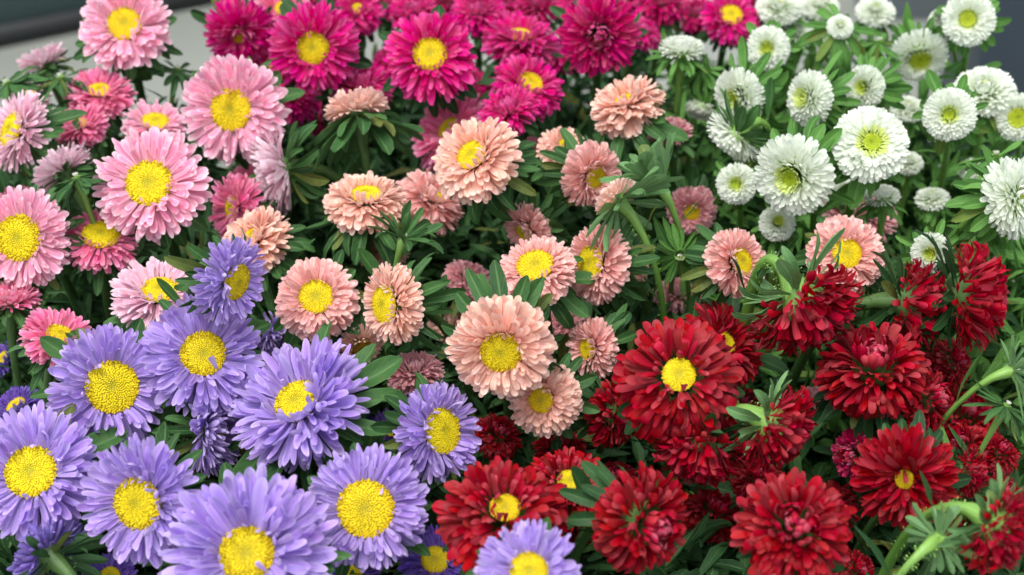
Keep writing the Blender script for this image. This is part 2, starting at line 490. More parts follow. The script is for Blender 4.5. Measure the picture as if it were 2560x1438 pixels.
def tube_mesh(pts, radii, mat, seg=8, hairs=0, r=None, name='stem'):
    pts = [Vector(p) for p in pts]
    co, uv, q = [], [], []
    up = Vector((0.31, 0.87, 0.2)).normalized()
    n = len(pts)
    frames = []
    for i, p in enumerate(pts):
        t = (pts[min(i + 1, n - 1)] - pts[max(i - 1, 0)]).normalized()
        s = t.cross(up)
        if s.length < 1e-4:
            s = t.orthogonal()
        s.normalize()
        up = s.cross(t).normalized()
        frames.append((p, s, up.copy(), radii[i]))
        for j in range(seg):
            a = 2 * math.pi * j / seg
            rad = radii[i] * (1 + 0.08 * math.cos(a * 3))
            co.append(p + s * (rad * math.cos(a)) + up * (rad * math.sin(a)))
            uv.append((j / seg, i / (n - 1)))
    for i in range(n - 1):
        for j in range(seg):
            a, b = i * seg + j, i * seg + (j + 1) % seg
            q.append((a, a + seg, b + seg, b))
    for k in range(hairs):                                   # fine bristles on the stem
        i = r.uniform(0, (n - 1) * 0.45)
        i0 = int(i)
        p, s, u2, rad = frames[i0]
        p2 = frames[min(i0 + 1, n - 1)][0]
        c = p.lerp(p2, i - i0)
        a = r.uniform(0, 6.283)
        d = s * math.cos(a) + u2 * math.sin(a)
        t = s.cross(u2)
        L = r.uniform(0.5, 1.1) * 0.0016
        w = 0.00008
        b0 = len(co)
        base = c + d * rad * 0.95
        e = d.cross(t).normalized()
        co += [base - e * w, base + e * w, base + d * L + t * r.uniform(-.4, .4) * L + e * w * 0.3, base + d * L + t * r.uniform(-.4, .4) * L - e * w * 0.3]
        uv += [(0.5, 0.0)] * 4
        q.append((b0, b0 + 1, b0 + 2, b0 + 3))
    return build_mesh(name, [tuple(c) for c in co], q, uv, [mat])

def bez(p0, p1, p2, p3, n):
    out = []
    for i in range(n + 1):
        t = i / n
        a = (1 - t)
        out.append(p0 * a ** 3 + p1 * 3 * a * a * t + p2 * 3 * a * t * t + p3 * t ** 3)
    return out

# ------------------------------------------------------------------ the setting
def simple_mat(name, c1, c2, scale, rough=0.8, bump=0.2):
    m, nt, out = new_mat(name)
    tc = N(nt, 'TexCoord')
    nz = N(nt, 'TexNoise')
    nz.inputs['Scale'].default_value = scale
    nz.inputs['Detail'].default_value = 6
    nt.links.new(tc.outputs['Object'], nz.inputs['Vector'])
    col = ramp(nt, nz.outputs[0], [(0.3, c1), (0.7, c2)])
    p = N(nt, 'BsdfPrincipled')
    nt.links.new(col, p.inputs['Base Color'])
    p.inputs['Roughness'].default_value = rough
    b = N(nt, 'Bump')
    b.inputs['Strength'].default_value = bump
    b.inputs['Distance'].default_value = 0.005
    nt.links.new(nz.outputs[0], b.inputs['Height'])
    nt.links.new(b.outputs[0], p.inputs['Normal'])
    nt.links.new(p.outputs[0], out.inputs[0])
    return m

def box_mesh(name, x0, x1, y0, y1, z0, z1, mat):
    v = [(x, y, z) for z in (z0, z1) for y in (y0, y1) for x in (x0, x1)]
    q = [(0, 2, 3, 1), (4, 5, 7, 6), (0, 1, 5, 4), (2, 6, 7, 3), (0, 4, 6, 2), (1, 3, 7, 5)]
    return build_mesh(name, v, q, None, [mat], smooth=False)

def structure(name, me, label=None, loc=None, rz=0.0):
    o = link(name, me)
    o['kind'] = 'structure'
    if loc:
        o.location = loc
    o.rotation_euler[2] = rz
    return o

paving = simple_mat('pale paving', (0.20, 0.22, 0.195), (0.26, 0.275, 0.245), 3.0)
slate = simple_mat('slate grey paint', (0.085, 0.135, 0.14), (0.11, 0.165, 0.17), 2.0, 0.45, 0.05)
black = simple_mat('black strip paint', (0.010, 0.012, 0.013), (0.018, 0.020, 0.022), 4.0, 0.6)
greypaint = simple_mat('pale grey paint', (0.26, 0.30, 0.35), (0.31, 0.35, 0.40), 2.0, 0.6, 0.05)
navy = simple_mat('blue grey paint', (0.065, 0.09, 0.13), (0.085, 0.115, 0.155), 2.0, 0.5, 0.05)
g = 40.0
structure('ground', build_mesh('ground', [(-g, -g, 0), (g, -g, 0), (g, g, 0), (-g, g, 0)], [(0, 1, 2, 3)], None, [paving], smooth=False))

# ------------------------------------------------------------------ flowers
Z_BOT, Z_TOP = 0.84, 1.14
def depth_at(py):
    t = py / PH
    return 1.0 / ((1 - t) / Z_TOP + t / Z_BOT)
def at(px, py, z):
    return CAM_M @ Vector(((px - PW / 2) / FX * z, -(py - PH / 2) / FX * z, -z))

# rows of petals: (base radius, base height, elevation deg, length, count, colour slot, jitter)
HEADS = {
    'ray': dict(style='long', disc=0.40, tidy=.8, rows=[(.38, -.18, -22, .57, 44, 0, .8), (.38, -.13, -9, .63, 52, 0, .9), (.37, -.09, 4, .62, 50, 0, 1), (.37, -.06, 17, .56, 46, 0, 1.2), (.37, -.02, 31, .47, 42, 0, 1.4), (.39, .0, 47, .36, 34, 0, 1.8), (.41, .01, 72, .20, 22, 0, 2.4)]),
    'pinkray': dict(style='round', disc=0.41, tidy=.7, rows=[(.39, -.20, -28, .54, 38, 0, .8), (.38, -.15, -14, .62, 44, 0, .8), (.38, -.10, -1, .61, 46, 0, .9), (.37, -.06, 12, .55, 44, 0, 1), (.37, -.03, 26, .46, 40, 0, 1.3), (.37, .0, 42, .33, 32, 0, 1.8), (.38, .01, 66, .19, 16, 0, 2.6)]),
    'double': dict(style='strap', disc=0.37, tidy=.5, rows=[(.42, -.26, -34, .48, 36, 0, .6), (.42, -.22, -20, .54, 42, 0, .6), (.41, -.17, -6, .55, 44, 0, .6), (.40, -.12, 8, .51, 42, 0, .7), (.38, -.08, 22, .46, 40, 0, .8), (.37, -.05, 36, .39, 36, 0, .9), (.36, -.02, 51, .32, 32, 0, 1.2), (.37, .01, 82, .20, 28, 0, 1.6)]),
    'quilled': dict(style='quill', disc=0.32, rows=[(.32, -.26, -30, .60, 38, 0, 1), (.32, -.20, -14, .66, 44, 0, 1), (.32, -.14, 1, .66, 44, 0, 1.1), (.32, -.09, 14, .59, 42, 0, 1.2), (.32, -.06, 28, .51, 40, 0, 1.4), (.32, -.03, 43, .42, 34, 0, 1.5), (.32, 0, 59, .32, 30, 0, 1.7), (.31, .02, 78, .22, 24, 0, 2)]),
    'mum': dict(style='spoon', disc=0.24, rows=[(.46, -.44, -42, .42, 34, 0, 1), (.49, -.38, -29, .48, 38, 0, 1.1), (.48, -.31, -15, .51, 40, 0, 1.1), (.45, -.24, -1, .50, 40, 0, 1.2), (.41, -.17, 13, .47, 38, 0, 1.2), (.36, -.10, 27, .43, 36, 0, 1.3), (.32, -.05, 42, .39, 32, 0, 1.4), (.28, -.01, 58, .33, 22, 1, 1.5), (.25, .02, 80, .24, 14, 1, 1.8)]),
    'pom': dict(style='tongue', disc=0.17, tidy=.35, rows=[(.50, -.30, -34, .41, 34, 0, .5), (.52, -.25, -20, .45, 42, 0, .5), (.50, -.19, -6, .47, 44, 0, .5), (.46, -.13, 8, .45, 44, 0, .5), (.40, -.09, 21, .41, 42, 0, .6), (.34, -.05, 34, .36, 40, 0, .6), (.28, -.02, 46, .30, 38, 0, .7), (.22, 0, 57, .23, 32, 1, .8), (.17, .01, 70, .15, 22, 1, .9)]),
}
# closed heads: the inner rows curl in over the middle (slot 10 and up = incurved petal)
def closed(head, keep, inner):
    h = HEADS[head]
    return dict(style=h['style'], disc=0.12, tidy=h.get('tidy', 1.0), rows=h['rows'][:keep] + inner)
HEADS['mumclosed'] = closed('mum', 7, [(.25, -.01, 54, .40, 22, 10, 1.5), (.19, .0, 62, .35, 16, 11, 1.7), (.12, .01, 70, .31, 12, 11, 1.8), (.05, .02, 80, .27, 7, 11, 1.8)])
HEADS['quillclosed'] = closed('quilled', 7, [(.26, .0, 62, .36, 26, 10, 1.3), (.19, .01, 66, .34, 22, 10, 1.3), (.12, .02, 74, .30, 16, 10, 1.3), (.05, .03, 84, .26, 9, 10, 1.3)])
HEADS['doubleclosed'] = closed('double', 7, [(.29, .0, 58, .34, 26, 10, 1.1), (.21, .01, 64, .32, 22, 10, 1.1), (.13, .02, 72, .28, 16, 10, 1.1), (.05, .03, 84, .24, 9, 10, 1.1)])
HEADS['pomclosed'] = closed('pom', 7, [(.22, 0, 56, .26, 32, 10, .8), (.15, .01, 64, .24, 22, 10, .8), (.09, .02, 74, .20, 14, 11, .8), (.03, .03, 84, .18, 8, 11, .8)])

# colour -> (head, petal colours, disc, disc radius or None, leaf, stem)
KINDS = {
    'purple': ('ray', ('purple',), 'yellow', 'mid', 'mid'),
    'shadepurple': ('ray', ('shadepurple',), 'yellow', 'deep', 'mid'),  # purple aster with shade put into its petal and leaf colours
    'pink': ('pinkray', ('pink',), 'yellow', 'mid', 'mid'),
    'pale': ('pinkray', ('pale',), 'yellow', 'mid', 'mid'),
    'hot': ('pinkray', ('hot',), 'yellow', 'mid', 'mid'),
    'magenta': ('quilled', ('magenta',), 'yellow', 'deep', 'mid'),
    'magentac': ('quillclosed', ('magenta',), 'yellow', 'deep', 'mid'),
    'crimson': ('quillclosed', ('crimson',), 'yellow', 'deep', 'mid'),
    'salmon': ('double', ('salmon',), 'yellow', 'mid', 'mid'),
    'peach': ('double', ('peach',), 'yellow', 'mid', 'mid'),
    'peachc': ('doubleclosed', ('peach',), 'yellow', 'mid', 'mid'),
    'dusty': ('doubleclosed', ('dusty',), 'yellow', 'mid', 'mid'),
    'dustyd': ('double', ('dusty',), 'yellow', 'mid', 'mid'),
    'brown': ('double', ('peach',), 'brown', 'mid', 'mid'),
    'white': ('pom', ('white', 'whitecore'), 'green', 'fresh', 'pale'),
    'whitec': ('pomclosed', ('white', 'whitecore'), 'green', 'fresh', 'pale'),
    'red': ('mum', ('red', 'redcore'), 'yellow', 'deep', 'mid'),
    'redc': ('mumclosed', ('red', 'redcore'), 'yellow', 'deep', 'mid'),
    'redq': ('quilled', ('red',), 'yellow', 'deep', 'mid'),
    'cerise': ('mumclosed', ('cerise', 'redcore'), 'yellow', 'deep', 'mid'),
}
GROUP = {'purple': 'purple asters', 'shadepurple': 'purple asters', 'pink': 'pink asters', 'pale': 'pink asters', 'hot': 'pink asters', 'magenta': 'magenta asters', 'magentac': 'magenta asters',
         'crimson': 'magenta asters', 'salmon': 'salmon asters', 'peach': 'salmon asters', 'peachc': 'salmon asters', 'dusty': 'salmon asters', 'dustyd': 'salmon asters', 'brown': 'salmon asters',
         'white': 'white asters', 'whitec': 'white asters', 'red': 'red asters', 'redc': 'red asters', 'redq': 'red asters', 'cerise': 'red asters'}

# x, y, radius in photo pixels, tilt away from the lens, way it faces (deg, 90 = up), depth step (m), kind, label, options
F = []
def fl(x, y, rad, tilt, way, dz, kind, label, **o):
    F.append((x, y, rad, tilt, way, dz, kind, label, o))

# purple
fl(78, 1180, 172, 18, 100, 0, 'purple', 'purple aster with brown rimmed disc, cut by the picture edge left of two others')
fl(280, 968, 158, 18, 10, 0.0, 'purple', 'purple aster with large yellow disc half tucked behind its neighbour', disc=.44)
fl(508, 885, 150, 14, 60, -.015, 'purple', 'deep purple aster with stray petals curling onto its disc, under the drooping one')
fl(742, 1005, 168, 31, 122, -.01, 'purple', 'broad lilac aster facing up and away from its ruff of leaves', disc=.36, bl=1.35)
fl(590, 705, 116, 51, -20, -.07, 'purple', 'purple aster drooping sideways from an arched stem over a pink bloom', disc=.42, hook=1)
fl(540, 1080, 112, 62, -8, .03, 'purple', 'purple aster seen from its side below the deep purple bloom')
fl(345, 1258, 160, 20, 190, -.015, 'purple', 'lilac aster with fuzzy olive rim round its yellow disc', disc=.42)
fl(617, 1385, 205, 20, 95, -.03, 'purple', 'largest lilac aster, cut by the lower picture edge', disc=.36)
fl(915, 1272, 150, 10, 80, -.01, 'purple', 'lilac aster facing the lens with a very wide round disc', disc=.50)
fl(1105, 1078, 128, 36, 8, -.01, 'purple', 'purple aster with tall oval disc, between salmon and red blooms', disc=.46)
fl(1322, 1428, 124, 22, 80, -.06, 'purple', 'small lilac aster in front of the red blooms at the lower edge', disc=.38)
fl(1088, 1400, 92, 25, 90, .05, 'shadepurple', 'shaded purple aster with small disc, low between lilac and red', disc=.38)
fl(692, 838, 68, 62, -20, .05, 'purple', 'small pale purple aster in profile, beside the salmon blooms')
fl(40, 1015, 66, 40, 120, .07, 'shadepurple', 'dark purple aster deep behind the purple bloom at the edge')
fl(120, 1385, 105, 125, 150, .03, 'shadepurple', 'purple aster turned away showing its green back and stem')
fl(8, 895, 50, 40, 140, .08, 'shadepurple', 'small dark purple aster low under the pink blooms')
fl(275, 1440, 66, 30, 80, .06, 'shadepurple', 'shaded purple aster peeping out below the fuzzy rimmed one')
fl(880, 1432, 70, 30, 80, .07, 'shadepurple', 'shaded purple aster half hidden under the wide disc bloom')
fl(970, 1075, 70, 40, 90, .12, 'shadepurple', 'dark purple aster deep in shade behind the oval disc one')
# pink
fl(310, 60, 118, 18, 80, -.02, 'pink', 'pink aster standing tallest against the grey wall, pale petal tips', disc=.40)
fl(578, 275, 130, 14, 200, -.01, 'pink', 'large pink aster with wide golden disc, next to the magenta blooms', disc=.43)
fl(372, 458, 137, 14, 100, -.03, 'pink', 'large round pink aster with golden disc ringed by dark florets', disc=.43)
fl(48, 595, 122, 12, 190, -.01, 'pink', 'pink aster with very large disc, cut by the picture edge', disc=.52)
fl(252, 588, 102, 36, 80, .01, 'hot', 'rose pink cupped aster below the large round pink one', disc=.46)
fl(388, 305, 85, 40, 80, .03, 'pink', 'pink aster with a leaf across it, behind the large pink ones', disc=.44)
fl(248, 226, 86, 38, 85, .02, 'hot', 'rose pink cupped aster below the tallest pink one', disc=.34)
fl(198, 310, 68, 38, 110, .02, 'hot', 'small rose pink aster with a slit of yellow disc', disc=.3)
fl(30, 325, 105, 38, 160, -.01, 'pale', 'pale pink ragged aster cut by the picture edge above', disc=.45)
fl(105, 150, 62, 80, 115, .05, 'pale', 'pale pink aster seen from behind against the paving')
fl(155, 420, 80, 98, 125, .01, 'pale', 'pale pink aster turned away with leaves over its back')
fl(400, 727, 122, 40, 85, .0, 'pale', 'pale pink open aster under the drooping purple one', disc=.40)
fl(150, 838, 93, 52, 62, .0, 'hot', 'rose pink bowl shaped aster above the purple blooms', disc=.40)
fl(28, 745, 74, 68, 85, .02, 'hot', 'rose pink aster in profile, under the very large disc one')
fl(690, 428, 112, 70, 195, .02, 'pale', 'pale pink aster in profile with leaves behind, by the peach blooms', disc=.36)
fl(580, 520, 90, 42, 180, .03, 'hot', 'rose pink aster half hidden behind a peach one', disc=.34)
fl(1122, 322, 108, 44, 140, .05, 'hot', 'bright pink aster half hidden behind the pale salmon one', disc=.32)
fl(625, 468, 65, 20, 90, .09, 'hot', 'rose aster in deep shade showing its yellow disc')
fl(1322, 366, 36, 40, 90, .06, 'hot', 'tiny lilac pink aster peeping behind a salmon one')
fl(1675, 322, 58, 55, 100, .03, 'dusty', 'small dusty pink aster hanging beside the white ones')
fl(60, 512, 75, 58, 90, .05, 'hot', 'rose aster half behind the very large disc pink one')
fl(66, 240, 60, 50, 100, .06, 'pale', 'pale pink aster hidden behind the ragged one')
# magenta
fl(782, 120, 118, 12, 270, -.02, 'magenta', 'magenta aster with toothed disc, twin of the one beside it', disc=.34)
fl(1075, 135, 114, 12, 90, -.03, 'magenta', 'magenta aster with wide clear disc and pale green middle', disc=.40)
fl(1497, 92, 105, 18, 260, -.02, 'crimson', 'full crimson aster without a visible disc, tall oval')
fl(598, 88, 86, 30, 285, .02, 'magenta', 'blurred magenta aster beside the paving, disc low', disc=.24)
fl(1325, 208, 95, 30, 60, .01, 'magenta', 'dark magenta aster tilted under the full crimson one', disc=.36)
fl(1268, 268, 76, 42, 110, .0, 'magentac', 'magenta ball shaped aster above the pale salmon one')
fl(1300, 88, 98, 45, 85, .04, 'magenta', 'bright magenta aster behind with orange yellow disc', disc=.34)
fl(705, 22, 76, 25, 80, .04, 'hot', 'rose aster behind the toothed disc magenta one', disc=.26)
fl(893, 22, 66, 25, 90, .05, 'magenta', 'magenta aster cut by the top edge between two larger ones', disc=.25)
fl(1035, 18, 66, 35, 90, .05, 'magentac', 'magenta aster behind the clear disc one')
fl(1195, 25, 68, 35, 90, .05, 'magentac', 'magenta aster beyond, at the top edge past the clear disc one')
fl(902, 205, 84, 45, 85, .03, 'magentac', 'lilac magenta aster low between the two big magenta ones')
fl(737, 238, 70, 35, 80, .06, 'magenta', 'dark magenta aster in shade by the large pink one', disc=.25)
fl(1828, 38, 72, 25, 80, .05, 'magenta', 'magenta aster with orange disc behind the white buds', disc=.42)
fl(1655, 0, 62, 35, 85, .05, 'crimson', 'crimson aster cut by the top edge past the full one')
fl(1345, 5, 60, 35, 90, .05, 'crimson', 'crimson aster at the top edge beside the full crimson one')
fl(682, 165, 62, 30, 80, .06, 'magenta', 'magenta aster tucked behind the toothed disc one')
fl(985, 150, 55, 30, 80, .10, 'magenta', 'deep magenta aster between the twin magenta blooms')
fl(1610, 75, 55, 40, 60, .06, 'magentac', 'magenta aster peeping past the full crimson one')
fl(800, 290, 55, 40, 90, .12, 'crimson', 'dark crimson aster deep below the magenta blooms')
# salmon
fl(1180, 388, 118, 28, 138, -.05, 'peach', 'pale salmon aster with crumpled petals beside its bright disc', disc=.36)
fl(915, 487, 114, 48, 88, -.01, 'peach', 'salmon aster tilted up, disc a thin slit, leaves hanging below', disc=.36)
fl(1085, 490, 96, 52, 55, .03, 'salmon', 'salmon aster tucked between two larger salmon ones', disc=.28)
fl(1562, 250, 100, 50, 116, -.02, 'peach', 'peach aster tilted up by the white flowers', disc=.26)
fl(1412, 362, 68, 40, 75, .01, 'peach', 'small peach aster behind, with a hint of yellow', disc=.28)
fl(1488, 442, 88, 34, -30, -.01, 'salmon', 'salmon aster with pointed petals under the peach one', disc=.36)
fl(790, 742, 108, 12, 90, -.02, 'salmon', 'round salmon aster with square looking disc, beside the drooping purple', disc=.40)
fl(962, 762, 114, 40, 185, -.03, 'peach', 'peach aster facing sideways with petals folded over its disc', disc=.44)
fl(1337, 665, 104, 28, 110, -.03, 'salmon', 'salmon aster with lemon disc and worn petal tips', disc=.46)
fl(1478, 658, 104, 42, 175, -.01, 'salmon', 'pink salmon aster with a leaf across its tall disc', disc=.42)
fl(1252, 880, 140, 22, 262, -.05, 'peach', 'largest salmon aster, upper petals overhanging its disc', disc=.37)
fl(1353, 1000, 99, 22, 200, -.0, 'peach', 'salmon aster half hidden under the largest salmon one', disc=.34)
fl(1470, 872, 78, 42, 185, .02, 'salmon', 'faded salmon aster beside the bright red one', disc=.36)
fl(630, 592, 98, 38, 130, .0, 'peach', 'peach aster behind the drooping purple one', disc=.26)
fl(1310, 580, 75, 48, 215, .03, 'salmon', 'salmon aster half hidden behind the lemon disc one', disc=.36)
fl(1853, 655, 92, 28, 15, -.01, 'salmon', 'salmon aster with oval disc above the dark red ones', disc=.40)
fl(2117, 634, 106, 8, 90, -.01, 'salmon', 'round salmon aster facing the lens beneath the white ones', disc=.38)
fl(1175, 692, 66, 45, 60, .07, 'dusty', 'dull salmon aster in shade between stems')
fl(1572, 665, 56, 40, 90, .05, 'peach', 'small peach aster half behind the green stem', disc=.4)
fl(1035, 918, 78, 52, 95, .02, 'dusty', 'mauve pink aster without disc above the oval disc purple')
fl(905, 870, 60, 35, -60, .02, 'brown', 'fading peach aster with brown disc among the purple ones', disc=.5)
fl(955, 610, 72, 48, 85, .05, 'peachc', 'peach aster in shade behind leafy shoots')
fl(888, 262, 84, 99, 102, -.01, 'peach', 'peach aster turned away, long green leaves fanned on its back', bl=1.55, nb=34, bleaf='mid', bkind='spoon', bel=-24)
fl(1535, 492, 66, 112, 135, -.04, 'peach', 'small peach aster turned away on a bright green stem', bl=2.1, nb=30, bleaf='pale', stem='pale', bel=-12, bkind='spoon')
fl(1730, 530, 64, 25, 270, .07, 'dustyd', 'dim dusty aster behind the green rosette', disc=.34)
fl(2150, 528, 98, 45, 90, .09, 'dusty', 'dim reddish aster behind the round salmon one')
fl(1695, 725, 66, 50, 90, .08, 'dusty', 'dim dusty aster low above the dark red bloom')
fl(1130, 800, 64, 45, 90, .10, 'peachc', 'peach aster in deep shade beside the largest salmon one')
fl(1412, 800, 54, 45, 90, .10, 'dusty', 'dim pinkish aster beneath the pink salmon one')
fl(2040, 990, 42, 60, 80, .07, 'dusty', 'tiny mauve aster among the red blooms')
# white
fl(1917, 120, 58, 18, 200, -.01, 'white', 'white button aster with deep green eye, upper row', bl=1.35)
fl(1705, 112, 60, 58, 88, -.01, 'whitec', 'white aster in profile above the peach one', bl=1.2)
fl(2102, 62, 34, 25, 90, -.02, 'whitec', 'white aster bud opening in a wide leafy rosette', bl=3.0, nb=24)
fl(2420, 48, 66, 18, 200, -.02, 'white', 'white aster highest beside the navy panel', disc=.28, bl=1.4)
fl(2300, 150, 76, 32, 270, .03, 'white', 'blurred white aster with yellowish eye beyond the others', disc=.32)
fl(1838, 245, 74, 42, 205, -.01, 'white', 'white aster facing sideways, slanting oval', bl=1.3)
fl(2010, 245, 73, 50, 180, -.02, 'white', 'narrow white aster facing sideways between two others', bl=1.25)
fl(2155, 218, 57, 32, 190, -.01, 'white', 'white aster with off centre eye and leafy back', bl=1.5)
fl(2180, 355, 100, 10, 90, -.05, 'white', 'largest white aster fully open with petals spread', disc=.21, open=1, bl=1.1)
fl(2373, 287, 69, 18, 200, -.03, 'white', 'round white aster with green eye near the picture edge', bl=1.3)
fl(1975, 445, 106, 28, 215, -.03, 'white', 'big slanting white aster with lime eye', disc=.2, bl=1.2)
fl(1840, 460, 53, 15, 200, .01, 'white', 'small white button aster beside the big slanting one', bl=1.3)
fl(1945, 555, 48, 20, 90, .03, 'white', 'small white button aster low above the salmon ones', bl=1.3)
fl(1825, 355, 78, 100, 228, .0, 'white', 'white aster turned away with leaves lying on its back', bl=1.35, bleaf='mid')
fl(2462, 215, 80, 34, 100, .01, 'whitec', 'full white aster without eye by the navy panel', bl=1.2)
fl(2555, 490, 108, 30, 10, -.05, 'whitec', 'big white aster cut by the picture edge', open=1)
fl(2545, 295, 62, 25, 200, .02, 'white', 'white aster with mustard eye at the picture edge', disc=.38)
fl(1950, 8, 62, 30, 90, .04, 'whitec', 'blurred white aster at the top edge above the upper row')
fl(2190, 20, 50, 30, 90, .05, 'whitec', 'blurred white aster behind the leafy rosette bud')
fl(2340, 45, 30, 45, 150, .01, 'whitec', 'white bud beside the highest white aster')
fl(2325, 634, 53, 25, 200, -.01, 'white', 'white aster just above the red profile bloom', bl=1.5)
fl(2205, 482, 48, 55, 95, .03, 'whitec', 'white cup shaped aster below the largest white one', bl=1.3)
fl(2332, 488, 46, 50, 95, .05, 'whitec', 'dim white cup shaped aster in the leaves')
fl(2110, 470, 42, 40, 95, .07, 'whitec', 'dim white aster hidden behind the big slanting one')
fl(1952, 640, 32, 40, 95, .07, 'whitec', 'tiny dim white aster between the two salmon ones')
fl(1750, 280, 42, 75, 250, .04, 'whitec', 'shaded white aster hanging behind the sideways one')
# red
fl(1697, 938, 166, 16, 100, -.05, 'red', 'bright red aster with open yellow disc, biggest of the reds', disc=.25)
fl(1262, 1272, 168, 26, 85, -.04, 'red', 'bright red aster behind the small lilac one, pink inner petals', disc=.24)
fl(1425, 1205, 122, 28, 80, .0, 'red', 'dark red aster with yellow disc behind a brighter one', disc=.27)
fl(1632, 1315, 140, 30, -15, -.04, 'redc', 'red aster with pale pink curled middle, leaves at its side')
fl(1990, 1310, 152, 22, 100, -.05, 'redc', 'big red aster with incurved rosy middle at the lower edge')
fl(2262, 1198, 138, 18, 190, -.02, 'redq', 'dark red spiky aster with tiny yellow disc', disc=.18)
fl(2185, 895, 144, 36, 95, -.02, 'redc', 'deep red aster with whorled closed middle')
fl(2035, 800, 138, 80, -58, -.03, 'redc', 'red aster nodding from a curved stem, seen from the side', bleaf='pale', stem='pale', hook=1)
fl(2315, 772, 112, 78, -12, .0, 'redc', 'red aster in profile with woolly green back, middle of three')
fl(2465, 745, 128, 76, -5, -.01, 'redc', 'red aster in profile nearest the picture edge')
fl(1812, 855, 114, 40, 40, .03, 'redq', 'dark red aster behind the biggest red one', disc=.3)
fl(1965, 1092, 108, 78, -35, -.02, 'redc', 'red aster in profile with pale green back, above the big rosy one', bleaf='pale', stem='pale')
fl(1748, 1160, 112, 70, 262, .0, 'redc', 'red aster nodding face down beneath the biggest red one')
fl(1560, 1042, 92, 46, -20, .03, 'red', 'shaded red aster under the biggest red one')
fl(1250, 1080, 66, 35, 60, .05, 'redc', 'small dark red aster deep beside the oval disc purple')
fl(2335, 995, 94, 50, 20, .01, 'redc', 'red aster half behind the whorled one')
fl(2440, 1180, 60, 60, -5, .02, 'redc', 'small red aster in profile beside the spiky one')
fl(2125, 1138, 72, 42, 180, .04, 'cerise', 'cerise pink aster half hidden behind the spiky red one')
fl(2530, 1350, 130, 55, -40, -.05, 'redc', 'pale red aster with leafy green back in the lower corner', bleaf='pale', stem='pale', bl=.95)
fl(2425, 1030, 86, 40, 80, .10, 'redc', 'dark red aster deep in shade near the picture edge')
fl(1790, 1270, 84, 40, 70, .09, 'redc', 'dark red aster deep between the two lower reds')
fl(2505, 1125, 58, 45, 60, .06, 'redc', 'dim red aster past the small profile one')
fl(2150, 1425, 66, 40, 40, .06, 'redc', 'dim red aster low beside the big rosy one')
fl(1450, 1330, 70, 40, 300, .06, 'redc', 'dark red aster deep beneath the yellow disc dark one')
# heads half lost in the shade or beyond
fl(1400, 1110, 70, 40, 90, .08, 'redc', 'dark red aster in shade below the half hidden salmon one')
fl(1860, 1010, 74, 45, 60, .09, 'redc', 'dark red aster in shade between the biggest red one and the whorled one')
fl(2080, 1250, 74, 40, 90, .09, 'redc', 'dark red aster in shade between the rosy and spiky ones')
fl(2390, 900, 72, 50, 30, .07, 'redc', 'dark red aster in shade under the two profile ones')
fl(2440, 1300, 66, 45, 40, .08, 'redc', 'dark red aster in shade above the nodding green back')
fl(1540, 1190, 66, 40, 90, .08, 'redc', 'dark red aster in shade between the curled and yellow disc ones')
fl(1990, 75, 48, 30, 90, .07, 'whitec', 'blurred white aster behind the upper row near the rosette')
fl(2085, 140, 46, 40, 250, .06, 'whitec', 'dim white aster under the leafy rosette bud')
fl(2270, 265, 46, 40, 95, .06, 'whitec', 'dim white aster between the largest white and the round one')
fl(2270, 400, 40, 40, 95, .07, 'whitec', 'dim white aster beneath the round green eyed one')
fl(2440, 420, 44, 40, 95, .07, 'whitec', 'dim white aster in leaves beside the big cut off one')
fl(2050, 5, 50, 35, 90, .10, 'whitec', 'blurred white aster at the top edge by the leafy rosette')
fl(1740, 30, 60, 40, 90, .10, 'crimson', 'crimson aster beyond the white profile one')
fl(1450, 5, 64, 35, 90, .12, 'magentac', 'magenta aster beyond the full crimson one')
fl(1265, -5, 66, 35, 90, .12, 'magentac', 'magenta aster at the top edge beyond the orange disc one')
fl(1115, -8, 66, 35, 90, .12, 'crimson', 'crimson aster at the top edge beyond the clear disc one')
fl(960, -8, 66, 35, 90, .12, 'magentac', 'magenta aster at the top edge between the twins')
fl(800, -12, 66, 35, 90, .12, 'magentac', 'magenta aster at the top edge beyond the toothed disc one')
fl(1560, -12, 60, 35, 90, .12, 'magentac', 'magenta aster at the top edge above the full crimson one')
fl(1885, -10, 56, 35, 90, .12, 'crimson', 'crimson aster at the top edge beside the orange disc one')
fl(1400, 130, 60, 40, 90, .10, 'magentac', 'magenta aster in shade left of the full crimson one')
fl(1180, 210, 60, 40, 90, .10, 'crimson', 'crimson aster in shade above the bright pink one')
fl(2400, 1110, 78, 40, 120, .06, 'redc', 'dark red aster in shade right above the spiky one')
fl(2250, 1010, 70, 45, 60, .07, 'redc', 'dark red aster in shade beneath the whorled one')
fl(1900, 1190, 72, 45, 90, .06, 'redc', 'dark red aster in shade above the big rosy one')
fl(2510, 1230, 74, 50, 60, .05, 'redc', 'dark red aster at the picture edge above the leafy corner bloom')
# green heads
fl(150, 190, 32, 60, 100, .01, 'whitec', 'green shoot with a tight bud in front of the pale paving', bl=3.0, nb=26, bleaf='mid', bud=1)
fl(15, 205, 32, 50, 120, .0, 'whitec', 'green shoot at the picture edge above the ragged pale pink bloom', bl=3.0, nb=26, bleaf='mid', bud=1)
fl(445, 170, 30, 60, 70, .03, 'whitec', 'green shoot against the paving between pink and magenta', bl=3.0, nb=26, bleaf='deep', bud=1)
fl(190, 440, 34, 70, 110, -.03, 'whitec', 'green shoot with a tight bud left of the large round pink aster', bl=2.8, nb=28, bleaf='mid', bud=1)
fl(2200, 100, 30, 60, 90, .03, 'whitec', 'fresh green shoot behind the white asters by the rosette', bl=3.0, nb=26, bleaf='fresh', bud=1)
fl(1760, 165, 30, 60, 80, .02, 'whitec', 'fresh green shoot beneath the white profile aster', bl=3.0, nb=26, bleaf='fresh', bud=1)
